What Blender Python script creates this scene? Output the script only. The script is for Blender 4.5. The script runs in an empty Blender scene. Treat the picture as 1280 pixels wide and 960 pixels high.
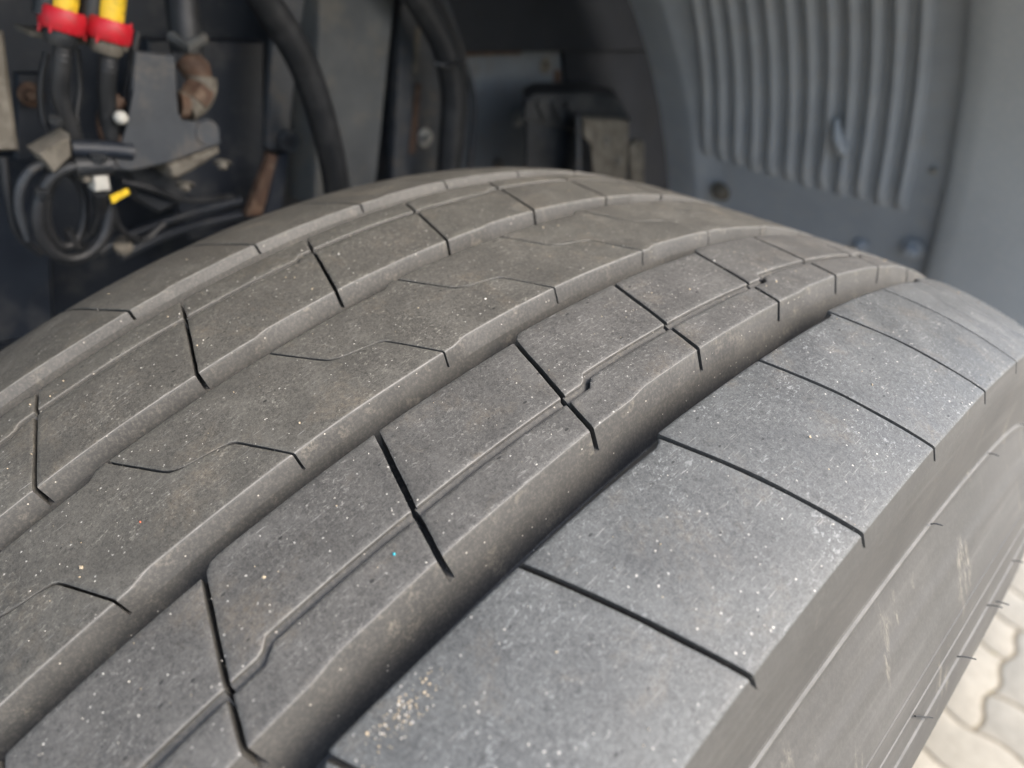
import bpy, bmesh, math, random
from mathutils import Vector, Matrix
import numpy as np

rng = random.Random(7)
SC = bpy.context.scene
COL = SC.collection
AX = 0.52                                  # height of the wheel axle above the ground
ROTA = math.radians(15)                    # the tread phases below were measured 15 degrees away from vertical

# ------------------------------------------------------------------ camera
F_PX = 904.04
EYE = Vector((0.18149554, -0.2664584, 0.61699341 + AX))
CR = ((0.7020653575678552, 0.705443310508855, 0.09723152452485087),
      (-0.41689294451634656, 0.2964661262271961, 0.8592485721910339),
      (0.5773253038934026, -0.6437837926339459, 0.5022329358238494))
cd = bpy.data.cameras.new('camera')
cam = bpy.data.objects.new('camera', cd)
COL.objects.link(cam)
m4 = Matrix(((CR[0][0], CR[1][0], CR[2][0], EYE.x),
             (CR[0][1], CR[1][1], CR[2][1], EYE.y),
             (CR[0][2], CR[1][2], CR[2][2], EYE.z),
             (0, 0, 0, 1)))
cam.matrix_world = m4
cd.sensor_width = 36.0
cd.lens = F_PX / 1280 * 36
cd.clip_start = 0.01
cd.clip_end = 600
cd.dof.use_dof = True
cd.dof.focus_distance = 0.222
cd.dof.aperture_fstop = 8.5
SC.camera = cam

# ------------------------------------------------------------------ sky and sun (bright thin overcast)
SUN_EL, SUN_AZ = math.radians(44), math.radians(70)   # azimuth from +Y towards +X
w = bpy.data.worlds.new('World')
SC.world = w
w.use_nodes = True
nt = w.node_tree
bg = nt.nodes['Background']
sky = nt.nodes.new('ShaderNodeTexSky')
sky.sky_type = 'NISHITA'
sky.sun_disc = False
sky.sun_elevation = SUN_EL
sky.sun_rotation = SUN_AZ
sky.dust_density = 3.0
nt.links.new(sky.outputs[0], bg.inputs[0])
bg.inputs[1].default_value = 0.15
sl = bpy.data.lights.new('sun', 'SUN')
sl.energy = 0.85
sl.angle = math.radians(30)
sl.color = (1.0, 0.95, 0.85)
so = bpy.data.objects.new('sun', sl)
COL.objects.link(so)
sd = Vector((math.cos(SUN_EL) * math.sin(SUN_AZ), math.cos(SUN_EL) * math.cos(SUN_AZ), math.sin(SUN_EL)))
so.rotation_euler = sd.to_track_quat('Z', 'Y').to_euler()
so.location = sd * 5
SC.view_settings.view_transform = 'Standard'
SC.view_settings.look = 'None'
SC.view_settings.exposure = 1.97
SC.view_settings.gamma = 1.0
SC.cycles.max_bounces = 6


# ------------------------------------------------------------------ helpers
def ray(u, v):
    a, b = (u - 640) / F_PX, -(v - 480) / F_PX
    return Vector([a * CR[0][i] + b * CR[1][i] - CR[2][i] for i in range(3)])


def at(u, v, X):
    """point on the vertical plane x = X seen along one direction from the eye"""
    d = ray(u, v)
    return EYE + d * ((X - EYE.x) / d.x)


def put(name, verts, faces, mats, parent=None, midx=None, smooth=True, sharp=40, loc=None):
    me = bpy.data.meshes.new(name)
    me.from_pydata([tuple(q) for q in verts], [], faces)
    for m in (mats if isinstance(mats, (list, tuple)) else [mats]):
        me.materials.append(m)
    if midx is not None:
        me.polygons.foreach_set('material_index', midx)
    me.polygons.foreach_set('use_smooth', [smooth] * len(me.polygons))
    me.validate()
    if smooth:
        me.set_sharp_from_angle(angle=math.radians(sharp))
    o = bpy.data.objects.new(name, me)
    COL.objects.link(o)
    if parent is not None:
        o.parent = parent
    if loc is not None:
        o.location = loc
    return o


def tag(o, label=None, cat=None, group=None, kind=None):
    if label: o['label'] = label
    if cat: o['category'] = cat
    if group: o['group'] = group
    if kind: o['kind'] = kind
    return o


def empty(name, loc, label, cat, group=None):
    o = bpy.data.objects.new(name, None)
    o.empty_display_size = 0.02
    o.location = loc
    COL.objects.link(o)
    return tag(o, label, cat, group)


class MB:
    """collects shapes in world coordinates and links them as one mesh"""
    def __init__(s):
        s.v, s.f = [], []

    def add(s, v, f):
        n = len(s.v)
        s.v += [Vector(q) for q in v]
        s.f += [[i + n for i in q] for q in f]
        return s

    def slab(s, pts, nrm, th, bev=0.0):
        """polygon pts (front face) pushed back along nrm by th, front edge bevelled"""
        n = len(pts)
        pts = [Vector(p) for p in pts]
        nrm = Vector(nrm).normalized()
        c = sum(pts, Vector()) / n
        rings = []
        if bev:
            fr = []
            for i, p in enumerate(pts):
                a = (pts[i - 1] - p).normalized()
                b = (pts[(i + 1) % n] - p).normalized()
                q = a + b
                if q.length < 0.15:
                    q = nrm.cross(b)
                q.normalize()
                if (p + q * bev - c).length > (p - c).length and len(pts) == 4:
                    q = -q
                fr.append(p + q * bev)
            rings = [fr, [p + nrm * bev for p in pts], [p + nrm * th for p in pts]]
        else:
            rings = [pts, [p + nrm * th for p in pts]]
        v = [p for r in rings for p in r]
        f = [list(range(n))[::-1], [len(v) - n + i for i in range(n)]]
        for k in range(len(rings) - 1):
            for i in range(n):
                j = (i + 1) % n
                f.append([k * n + i, k * n + j, (k + 1) * n + j, (k + 1) * n + i])
        return s.add(v, f)

    def tube(s, pts, r, seg=14, ridge=0.0, closed=False, caps=True):
        pts = [Vector(p) for p in pts]
        n = len(pts)
        ref = Vector((0.31, 0.2, 0.93))
        v, f = [], []
        prev = None
        for i, p in enumerate(pts):
            t = (pts[(i + 1) % n if closed else min(i + 1, n - 1)] - pts[i - 1 if (closed or i) else 0]).normalized()
            a = t.cross(ref) if prev is None else prev - t * prev.dot(t)
            a.normalize()
            prev = a
            b = t.cross(a)
            rr = r[i] if isinstance(r, (list, tuple)) else r
            if ridge and i % 2: rr *= 1 - ridge
            for k in range(seg):
                g = 2 * math.pi * k / seg
                v.append(p + (a * math.cos(g) + b * math.sin(g)) * rr)
        for i in range(n if closed else n - 1):
            j = (i + 1) % n
            for k in range(seg):
                l = (k + 1) % seg
                f.append([i * seg + k, i * seg + l, j * seg + l, j * seg + k])
        if caps and not closed:
            f.append(list(range(seg))[::-1])
            f.append([(n - 1) * seg + k for k in range(seg)])
        return s.add(v, f)

    def lathe(s, c, axis, prof, seg=24, rot=0.0):
        """prof: (distance along axis, radius)"""
        axis = Vector(axis).normalized()
        a = axis.cross(Vector((0.1, 0.3, 0.95))).normalized()
        b = axis.cross(a)
        v, f = [], []
        for h, r in prof:
            for k in range(seg):
                g = rot + 2 * math.pi * k / seg
                v.append(Vector(c) + axis * h + (a * math.cos(g) + b * math.sin(g)) * r)
        for i in range(len(prof) - 1):
            for k in range(seg):
                l = (k + 1) % seg
                f.append([i * seg + k, i * seg + l, (i + 1) * seg + l, (i + 1) * seg + k])
        f.append(list(range(seg))[::-1])
        f.append([(len(prof) - 1) * seg + k for k in range(seg)])
        return s.add(v, f)

    def bolt(s, c, axis, r):
        s.lathe(c, axis, [(0, r * 1.75), (r * .22, r * 1.75), (r * .3, r * 1.6)], 20)
        s.lathe(Vector(c) + Vector(axis).normalized() * r * .3, axis, [(0, r), (r * .85, r), (r * 1.05, r * .82)], 6)
        return s

    def build(s, name, mat, parent=None, sharp=40):
        v = s.v
        if parent is not None:
            off = parent.matrix_world.translation if parent.parent is None else None
            base = Vector(parent.location)
            if parent.parent is not None: base = base + Vector(parent.parent.location)
            v = [q - base for q in v]
        bmv = put(name, v, s.f, mat, parent, sharp=sharp)
        bm = bmesh.new(); bm.from_mesh(bmv.data)
        bmesh.ops.recalc_face_normals(bm, faces=bm.faces)
        bm.to_mesh(bmv.data); bm.free()
        return bmv


def spline(ctrl, n=8):
    """Catmull-Rom through the control points"""
    p = [Vector(c) for c in ctrl]
    p = [p[0] * 2 - p[1]] + p + [p[-1] * 2 - p[-2]]
    out = []
    for i in range(1, len(p) - 2):
        for k in range(n):
            t = k / n
            out.append(0.5 * ((2 * p[i]) + (p[i + 1] - p[i - 1]) * t + (2 * p[i - 1] - 5 * p[i] + 4 * p[i + 1] - p[i + 2]) * t * t
                              + (3 * p[i] - p[i - 1] - 3 * p[i + 1] + p[i + 2]) * t ** 3))
    out.append(p[-2])
    return out


# ------------------------------------------------------------------ materials
class NT:
    def __init__(s, name):
        s.m = bpy.data.materials.new(name)
        s.m.use_nodes = True
        s.t = s.m.node_tree
        s.b = s.t.nodes['Principled BSDF']
        s.tc = s.t.nodes.new('ShaderNodeTexCoord')

    def n(s, typ, ins=None, **kw):
        k = s.t.nodes.new(typ)
        for a, b in kw.items(): setattr(k, a, b)
        for a, b in (ins or {}).items():
            if hasattr(b, 'links') or isinstance(b, bpy.types.NodeSocket): s.t.links.new(b, k.inputs[a])
            else: k.inputs[a].default_value = b
        return k

    def noise(s, scale, detail=3, rough=.55, dist=0, vec=None):
        return s.n('ShaderNodeTexNoise', {'Vector': vec or s.tc.outputs['Object'], 'Scale': scale, 'Detail': detail, 'Roughness': rough, 'Distortion': dist}).outputs[0]

    def ramp(s, fac, stops):
        r = s.n('ShaderNodeValToRGB', {'Fac': fac})
        e = r.color_ramp.elements
        while len(e) < len(stops): e.new(0.5)
        for k, (p, c) in zip(e, stops):
            k.position = p
            k.color = (c, c, c, 1) if isinstance(c, (int, float)) else (*c, 1)
        return r.outputs[0]

    def mix(s, fac, a, b, mode='MIX'):
        k = s.n('ShaderNodeMix', data_type='RGBA', blend_type=mode)
        for i, x in ((0, fac), (6, a), (7, b)):
            if isinstance(x, bpy.types.NodeSocket): s.t.links.new(x, k.inputs[i])
            elif isinstance(x, (int, float)): k.inputs[i].default_value = x
            else: k.inputs[i].default_value = (*x, 1)
        return k.outputs[2]

    def math(s, op, a, b=0.0):
        k = s.n('ShaderNodeMath', operation=op)
        for i, x in ((0, a), (1, b)):
            if isinstance(x, bpy.types.NodeSocket): s.t.links.new(x, k.inputs[i])
            else: k.inputs[i].default_value = x
        return k.outputs[0]

    def speck(s, scale, size, vec=None, keep=0.5):
        """sparse irregular flecks: small discs in some of the cells"""
        v = s.n('ShaderNodeTexVoronoi', {'Vector': vec or s.tc.outputs['Object'], 'Scale': scale, 'Randomness': 1.0})
        d = s.math('LESS_THAN', v.outputs['Distance'], size)
        c = s.n('ShaderNodeSeparateColor', {'Color': v.outputs['Color']})
        k = s.math('LESS_THAN', c.outputs[0], keep)
        return s.math('MULTIPLY', d, k)

    def bump(s, h, strength, dist):
        k = s.n('ShaderNodeBump', {'Height': h, 'Strength': strength, 'Distance': dist})
        s.t.links.new(k.outputs[0], s.b.inputs['Normal'])
        return k

    def set(s, col=None, rough=None, metal=None, spec=None, sheen=None):
        def p(nm, x):
            if x is None: return
            if isinstance(x, bpy.types.NodeSocket): s.t.links.new(x, s.b.inputs[nm])
            elif isinstance(x, tuple): s.b.inputs[nm].default_value = (*x, 1)
            else: s.b.inputs[nm].default_value = x
        p('Base Color', col); p('Roughness', rough); p('Metallic', metal); p('Specular IOR Level', spec); p('Sheen Weight', sheen)
        return s.m


def rubber_tread(name, lo_, hi_, flake, dirt):
    """worn running surface: mottled grain, pale scuffs and flakes, hairline scratches, pressed-in grit and brown road dirt"""
    k = NT(name)
    oi = k.n('ShaderNodeObjectInfo')
    big = k.noise(26, 5, .65)
    base = k.ramp(big, [(.3, lo_), (.7, hi_)])
    v = k.math('ADD', k.math('MULTIPLY', oi.outputs['Random'], .16), .92)
    base = k.n('ShaderNodeHueSaturation', {'Value': v, 'Color': base}).outputs[0]
    # coordinates unrolled along the tread, so that wear can run with or across it
    xyz = k.n('ShaderNodeSeparateXYZ', {0: k.tc.outputs['Object']})
    ang = k.math('ARCTAN2', xyz.outputs[1], k.math('SUBTRACT', xyz.outputs[2], AX))
    un = k.n('ShaderNodeCombineXYZ', {0: xyz.outputs[0], 1: k.math('MULTIPLY', ang, .52), 2: k.math('MULTIPLY', oi.outputs['Random'], 3.0)}).outputs[0]
    g1 = k.noise(800, 4, .72, .8)
    g2 = k.noise(2400, 2, .7)
    grain = k.math('ADD', k.math('MULTIPLY', g1, .55), k.math('MULTIPLY', g2, .45))
    base = k.mix(k.ramp(grain, [(.38, 0.0), (.64, .9)]), k.mix(.42, base, (.02, .02, .02)), k.mix(.32, base, flake))
    # worn patches: abraded paler areas and smooth darker ones
    patch = k.noise(55, 4, .6, .7, un)
    base = k.mix(k.ramp(patch, [(.5, 0.0), (.72, .28)]), base, k.mix(.45, base, flake))
    base = k.mix(k.ramp(patch, [(.3, .28), (.46, 0.0)]), base, k.mix(.5, base, (.035, .035, .036)))
    # hairline scratches in two directions
    for rot, sc, lim in ((.5, (2600, 130, 1), .69), (1.25, (1800, 110, 1), .7), (-.35, (2200, 160, 1), .7)):
        mp = k.n('ShaderNodeMapping', {'Vector': un, 'Rotation': (0, 0, rot), 'Scale': sc})
        sn = k.n('ShaderNodeTexNoise', {'Vector': mp.outputs[0], 'Scale': 1.0, 'Detail': 2.0}).outputs[0]
        base = k.mix(k.math('MULTIPLY', k.ramp(sn, [(lim, 0.0), (lim + .05, .75)]), k.ramp(patch, [(.4, .15), (.6, .9)])), base, k.mix(.75, base, (.34, .33, .31)))
    warp = k.n('ShaderNodeMapping', {'Vector': k.tc.outputs['Object'], 'Scale': (1.0, .55, .8), 'Rotation': (.3, .5, .8)})
    fl = k.noise(900, 4, .7, 1.2, warp.outputs[0])
    dens = k.ramp(k.noise(45, 3), [(.38, .1), (.72, .8)])
    base = k.mix(k.math('MULTIPLY', k.ramp(fl, [(.565, 0.0), (.64, 1.0)]), dens), base, flake)
    wob = k.n('ShaderNodeTexNoise', {'Vector': k.tc.outputs['Object'], 'Scale': 2200.0, 'Detail': 2.0})
    wv = k.n('ShaderNodeVectorMath', {0: wob.outputs['Color'], 1: (.0007, .0007, .0007)}, operation='MULTIPLY')
    wv = k.n('ShaderNodeVectorMath', {0: wv.outputs[0], 1: k.tc.outputs['Object']}, operation='ADD').outputs[0]
    clus = k.ramp(k.noise(30, 3, .6, 0, un), [(.4, .25), (.62, 1.0)])
    sp = k.math('MULTIPLY', k.speck(420, .13, wv, .22), clus)
    base = k.mix(k.math('MULTIPLY', sp, .85), base, (.46, .44, .4))
    sp3 = k.math('MULTIPLY', k.speck(260, .07, wv, .4), clus)
    base = k.mix(k.math('MULTIPLY', sp3, .9), base, (.52, .49, .43))
    sp2 = k.speck(150, .038, wv, .6)
    base = k.mix(k.math('MULTIPLY', sp2, .95), base, (.6, .57, .5))
    tan = k.math('MULTIPLY', k.ramp(k.noise(42, 5, .7, .4), [(.54, 0.0), (.74, dirt)]), k.ramp(k.noise(600, 3, .8), [(.4, .15), (.6, 1.0)]))
    base = k.mix(tan, base, (.2, .165, .12))
    pits = k.speck(300, .13, warp.outputs[0], .14)
    base = k.mix(k.math('MULTIPLY', pits, .8), base, (.018, .018, .018))
    h = k.math('ADD', k.math('MULTIPLY', grain, .5), k.math('MULTIPLY', fl, .6))
    h = k.math('SUBTRACT', h, k.math('MULTIPLY', pits, .9))
    h = k.math('ADD', h, k.math('MULTIPLY', k.noise(120, 3), .8))
    h = k.math('ADD', h, k.math('MULTIPLY', k.noise(35, 2), 1.6))
    k.bump(h, .55, .00022)
    k.set(base, k.ramp(patch, [(.3, .5), (.65, .64)]), spec=.42)
    return k.m


def rubber_wall():
    k = NT('groove_wall_rubber')
    d = k.noise(40, 4, .6)
    base = k.ramp(d, [(.3, (.041, .040, .0368)), (.7, (.062, .0598, .0545))])
    fine = k.noise(900, 4, .75)
    base = k.mix(k.ramp(fine, [(.45, 0.0), (.72, .4)]), base, (.16, .145, .122))
    base = k.mix(k.math('MULTIPLY', k.speck(380, .1, None, .3), .8), base, (.4, .37, .31))
    pat = k.math('MULTIPLY', k.ramp(k.noise(110, 5, .7), [(.57, 0.0), (.7, .5)]), k.ramp(fine, [(.4, .1), (.6, 1.0)]))
    base = k.mix(pat, base, (.2, .178, .14))
    k.bump(k.math('ADD', k.math('MULTIPLY', fine, .4), k.math('MULTIPLY', k.noise(160, 3), .8)), .4, .0002)
    k.set(base, .62, spec=.4)
    return k.m


def rubber_side():
    k = NT('sidewall_rubber')
    d = k.noise(14, 4, .6, .5)
    base = k.ramp(d, [(.3, (.038, .037, .034)), (.7, (.057, .055, .0505))])
    fine = k.noise(700, 3, .75)
    base = k.mix(k.ramp(fine, [(.42, 0.0), (.75, .2)]), base, (.13, .126, .117))
    st = k.n('ShaderNodeMapping', {'Vector': k.tc.outputs['Object'], 'Scale': (1, 1.6, .35)})
    dust = k.math('MULTIPLY', k.ramp(k.noise(34, 5, .65, .6, st.outputs[0]), [(.58, 0.0), (.7, .6)]), k.ramp(k.noise(260, 4, .8, .4, st.outputs[0]), [(.45, 0.0), (.6, 1.0)]))
    xyz = k.n('ShaderNodeSeparateXYZ', {0: k.tc.outputs['Object']})
    zz_ = k.math('SUBTRACT', xyz.outputs[2], AX)
    rr_ = k.math('SQRT', k.math('ADD', k.math('MULTIPLY', xyz.outputs[1], xyz.outputs[1]), k.math('MULTIPLY', zz_, zz_)))
    un = k.n('ShaderNodeCombineXYZ', {0: k.math('MULTIPLY', rr_, 1.0), 1: k.math('MULTIPLY', k.math('ARCTAN2', xyz.outputs[1], zz_), .45), 2: 0.0}).outputs[0]
    band = k.n('ShaderNodeMapping', {'Vector': un, 'Scale': (260, 9, 1)})
    bn = k.n('ShaderNodeTexNoise', {'Vector': band.outputs[0], 'Scale': 1.0, 'Detail': 4.0}).outputs[0]
    base = k.mix(k.ramp(bn, [(.35, .45), (.5, 0.0)]), base, (.04, .039, .037))
    base = k.mix(k.ramp(bn, [(.55, 0.0), (.75, .4)]), base, (.1, .097, .09))
    drip = k.n('ShaderNodeMapping', {'Vector': un, 'Scale': (45, 240, 1), 'Rotation': (0, 0, .25)})
    dn = k.n('ShaderNodeTexNoise', {'Vector': drip.outputs[0], 'Scale': 1.0, 'Detail': 5.0, 'Roughness': .65}).outputs[0]
    base = k.mix(k.ramp(dn, [(.52, 0.0), (.85, .12)]), base, (.12, .116, .107))
    base = k.mix(dust, base, (.24, .22, .175))
    k.bump(k.math('ADD', k.math('MULTIPLY', fine, .3), k.math('MULTIPLY', k.noise(60, 3), 1.0)), .3, .0003)
    k.set(base, .6, spec=.4)
    return k.m


def simple(name, c1, c2, scale, rough, metal=0.0, spec=.4, dust=None, damt=.5, dscale=30, bump=.2, bd=.0004):
    k = NT(name)
    base = k.ramp(k.noise(scale, 4, .6), [(.32, c1), (.68, c2)])
    if dust:
        dm = k.ramp(k.noise(dscale, 5, .7), [(.5, 0.0), (.68, damt)])
        base = k.mix(dm, base, dust)
    k.bump(k.noise(scale * 8, 3), bump, bd)
    k.set(base, rough, metal, spec)
    return k.m


M = dict(
    arris=simple('rib_edge_highlight_rubber', (.1, .096, .088), (.17, .163, .15), 240, .7),  # paler tone paints the light caught along right-hand rib edges
    ledge=simple('ledge_highlight_rubber', (.09, .087, .08), (.13, .126, .117), 90, .7),  # paler tone paints the thin highlight lines on the sidewall ledges
    tread=rubber_tread('sky_tinted_tread_rubber', (.043, .0449, .044), (.0612, .0638, .062), (.26, .268, .26), .4),  # rib tones carry the light: cooler here, as under open sky
    tread_mid=rubber_tread('warm_tinted_tread_rubber', (.054, .0523, .0485), (.074, .0716, .0655), (.265, .256, .234), .4),  # warmer tone painted in for the rib further from the sky
    tread_brown=rubber_tread('brown_shaded_tread_rubber', (.051, .0483, .0422), (.07, .0662, .0572), (.25, .238, .203), .45), wall=rubber_wall(), side=rubber_side(),  # browner tone painted in for the weaker, warmer light under the arch
    plastic=simple('arch_liner_plastic', (.25, .272, .297), (.295, .317, .343), 18, .5, dust=(.3, .29, .27), damt=.35, dscale=35),
    flare=simple('fender_plastic', (.36, .385, .405), (.4, .425, .445), 9, .42, dust=(.5, .5, .49), damt=.4, dscale=170),
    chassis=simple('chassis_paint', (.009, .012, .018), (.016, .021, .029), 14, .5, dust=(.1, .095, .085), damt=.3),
    plate=simple('grey_chassis_plate', (.105, .115, .123), (.14, .15, .157), 16, .6, dust=(.1, .088, .07), damt=.55),
    beam=simple('dusty_grey_beam', (.05, .054, .056), (.078, .081, .08), 20, .6, dust=(.12, .105, .08), damt=.5),
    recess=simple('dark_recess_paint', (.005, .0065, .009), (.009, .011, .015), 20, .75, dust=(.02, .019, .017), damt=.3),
    black=simple('black_rubber', (.01, .011, .012), (.018, .019, .021), 60, .5, dust=(.06, .058, .054), damt=.25),
    box=simple('black_plastic', (.012, .0135, .0155), (.022, .024, .026), 40, .5, dust=(.09, .085, .075), damt=.3),
    rust=simple('rusty_steel', (.04, .023, .015), (.09, .048, .028), 70, .8, dust=(.16, .12, .085), damt=.6, dscale=120, bump=.5),
    dusty=simple('dust_caked_metal', (.075, .065, .05), (.16, .143, .115), 60, .85, dust=(.035, .028, .02), damt=.75, dscale=90, bump=.6),
    bracket=simple('grey_bracket_steel', (.028, .0315, .036), (.043, .047, .052), 40, .55, dust=(.1, .084, .066), damt=.55, dscale=55),
    red=simple('red_plastic', (.38, .008, .016), (.5, .014, .024), 30, .45, dust=(.1, .03, .025), damt=.5, dscale=140),
    yellow=simple('yellow_plastic', (.6, .4, .016), (.72, .48, .03), 40, .45, dust=(.1, .07, .02), damt=.65, dscale=150),
    white=simple('white_plastic', (.34, .33, .29), (.48, .46, .41), 60, .5, dust=(.3, .26, .2), damt=.4, dscale=90),
    steel=simple('zinc_bolt', (.25, .25, .24), (.38, .38, .36), 60, .45, metal=.7),
    grit=simple('pale_grit', (.45, .42, .36), (.65, .62, .56), 400, .8),
    tan=simple('tan_sand', (.33, .26, .17), (.5, .42, .3), 400, .85),
    blue=simple('turquoise_fleck', (.03, .35, .42), (.05, .45, .5), 300, .5),
    brick=simple('brick_red_grit', (.4, .1, .05), (.5, .16, .09), 300, .8),
    rim=simple('painted_steel_rim', (.35, .35, .35), (.45, .45, .45), 12, .4, dust=(.2, .18, .15), damt=.4),
)


def stone_mat():
    k = NT('concrete_paver')
    oi = k.n('ShaderNodeObjectInfo')
    base = k.ramp(k.noise(40, 5, .7), [(.3, (.195, .174, .134)), (.7, (.285, .258, .204))])
    base = k.mix(k.ramp(k.noise(420, 3, .8), [(.45, 0.0), (.7, .6)]), base, (.4, .37, .3))
    v = k.math('ADD', k.math('MULTIPLY', oi.outputs['Random'], .2), .9)
    hv = k.n('ShaderNodeHueSaturation', {'Value': v, 'Color': base})
    k.bump(k.noise(300, 4, .7), .5, .001)
    k.set(hv.outputs[0], .85)
    return k.m


def sand_mat():
    k = NT('joint_sand')
    base = k.ramp(k.noise(60, 5, .7), [(.3, (.1, .08, .047)), (.7, (.17, .138, .086))])
    base = k.mix(k.ramp(k.noise(9, 4, .7), [(.62, 0.0), (.72, .8)]), base, (.32, .26, .03))
    k.bump(k.noise(500, 3), .6, .002)
    k.set(base, .9)
    return k.m


M['stone'] = stone_mat()
M['sand'] = sand_mat()

# ------------------------------------------------------------------ ground and pavers
ground = put('ground', [(-150, -150, -.003), (150, -150, -.003), (150, 150, -.003), (-150, 150, -.003)], [[0, 1, 2, 3]], M['sand'])
ground['kind'] = 'structure'
PW = 0.12


def tri(x):
    return 2 * abs(2 * (x - math.floor(x + .5))) - 1


def wave(x, y):
    s = lambda q: max(-1, min(1, 1.7 * tri(q)))
    return x + .0065 * s(y / PW + .2), y + .0065 * s(x / PW + .1)


def stone_mesh(kind, step=10):
    w_, h_ = (2, 1) if kind == 'h' else (1, 2)
    P = []
    for (x0, y0, x1, y1) in ((0, 0, w_, 0), (w_, 0, w_, h_), (w_, h_, 0, h_), (0, h_, 0, 0)):
        n = int(step / 2 * (abs(x1 - x0) + abs(y1 - y0)))
        for i in range(n): P.append(((x0 + (x1 - x0) * i / n) * PW, (y0 + (y1 - y0) * i / n) * PW))
    cx, cy = w_ * PW / 2, h_ * PW / 2

    def ring(inset, z):
        out = []
        for x, y in P:
            x2 = cx + (x - cx) * (1 - inset / cx); y2 = cy + (y - cy) * (1 - inset / cy)
            X, Y = wave(x2, y2)
            out.append((X, Y, z))
        return out
    v = ring(.0024, -.03) + ring(.0024, -.004) + ring(.004, -.0012) + ring(.0062, 0)
    n = len(P)
    f = [[k * n + i, k * n + (i + 1) % n, (k + 1) * n + (i + 1) % n, (k + 1) * n + i] for k in range(3) for i in range(n)]
    f.append([3 * n + i for i in range(n)])
    return v, f


OX, OY = .155, .89
spots = []
for st in range(-14, 15):
    for k in range(-44, 45):
        for kind in 'hv':
            i, j = (k + 4 * st, k) if kind == 'h' else (k + 4 * st, k + 1)
            x, y = OX + i * PW, OY + j * PW
            cx, cy = x + (PW if kind == 'h' else PW / 2), y + (PW / 2 if kind == 'h' else PW)
            if -3 < cx < 4.5 and -3 < cy < 4.5:
                spots.append(((cx - .45) ** 2 + (cy - 1.15) ** 2, x, y, kind))
spots.sort()
protos = {}
for d, x, y, kind in spots[:300]:
    if kind not in protos:
        v, f = stone_mesh(kind)
        o = put('paving_stone', v, f, M['stone'], ground, sharp=60)
        protos[kind] = o
    else:
        o = protos[kind].copy()
        COL.objects.link(o)
        o.parent = ground
    o.location = (x, y, rng.uniform(-.0012, .0008))
    o.rotation_euler = (rng.gauss(0, .004), rng.gauss(0, .004), 0)
rest = MB()
lo = {k: stone_mesh(k, 5) for k in 'hv'}
for d, x, y, kind in spots[300:]:
    v, f = lo[kind]
    z = rng.uniform(-.0015, .0005)
    rest.add([(a + x, b + y, c + z) for a, b, c in v], f)
o = put('paving_stones', rest.v, rest.f, M['stone'], ground, sharp=60)
o['kind'] = 'stuff'

# ------------------------------------------------------------------ the tyre
R0, C1, C2 = 0.52, -0.0292, 30.69
TH = [-0.77544146, -0.66389580, -0.54993888, -0.44163930, -0.34190365, -0.23752719, -0.13965372]   # k = -1 .. 5


def T(k):
    i = k + 1
    if i <= 0: return TH[0] + i * .1108 + ROTA
    if i >= 6: return TH[6] + (i - 6) * .1035 + ROTA
    a = int(i)
    return TH[a] + (TH[a + 1] - TH[a]) * (i - a) + ROTA


def crown(x):
    return R0 - C1 * x * x - C2 * x ** 4


def frac(x): return x - math.floor(x)


def saw(k, k0, lo_, hi_, wd=.06):
    """edge offset that ramps lo -> hi over two pitches and snaps back just after k0"""
    q = frac((k - k0) / 2) * 2
    if q < wd: return hi_ + (lo_ - hi_) * (q / wd)
    return lo_ + (hi_ - lo_) * (q - wd) / (2 - wd)


MMs = 1e-3
EDGE = {
    'E1o': lambda k: 152.8,
    'E1i': lambda k: saw(k, -.36, 97.7, 100.6),
    'R2r': lambda k: saw(k, -.2, 82.8, 83.9, .14),
    'R2m': lambda k: saw(k, -.27, 66.9, 70.0, .05),
    'R2l': lambda k: saw(k, -.25, 35.2, 37.9),
    'C3r': lambda k: saw(k, -.52, 22.6, 24.2, .1),
    'C3l': lambda k: saw(k, -.40, -25.6, -22.9),
    'R4r': lambda k: saw(k, .75, -37.2, -35.8, .1),
    'R4m': lambda k: saw(k, 1.43, -72.4, -69.4, .05),
    'R4l': lambda k: -84.5,
    'R5r': lambda k: saw(k, .6, -101.2, -99.6, .1),
    'R5l': lambda k: -152.8,
}
EDGEF = {n: (lambda f: (lambda k: f(k) * MMs))(f) for n, f in EDGE.items()}


def table(tb):
    xs = [a * MMs for a, b in tb]
    ks = [b for a, b in tb]
    return lambda x: float(np.interp(x, xs, ks))


SIPE = {
    1: table([(99, -.31), (118, -.2), (136, -.095), (153, .01)]),
    2: table([(36, -.245), (69, -.44), (84, -.52)]),
    3: table([(-24.5, -.27), (-5.5, -.105), (-3, -.075), (-.5, .0), (1.6, .19), (3, .235), (5, .255), (23.5, .40)]),
    4: table([(-84.5, .66), (-60, .515), (-36.5, .37)]),
    5: table([(-153, .10), (-120, .255), (-100, .385)]),
}
GAP = {1: 1.6e-3, 2: 1.8e-3, 3: .8e-3, 4: 1.5e-3, 5: 1.1e-3}
DEPTH = {1: 4.2e-3, 2: 7.6e-3, 3: 6.2e-3, 4: 7.2e-3, 5: 4.0e-3}
GROOVE_D = 19e-3
DRAFT = .36                                    # sideways run of the groove wall per depth


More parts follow.
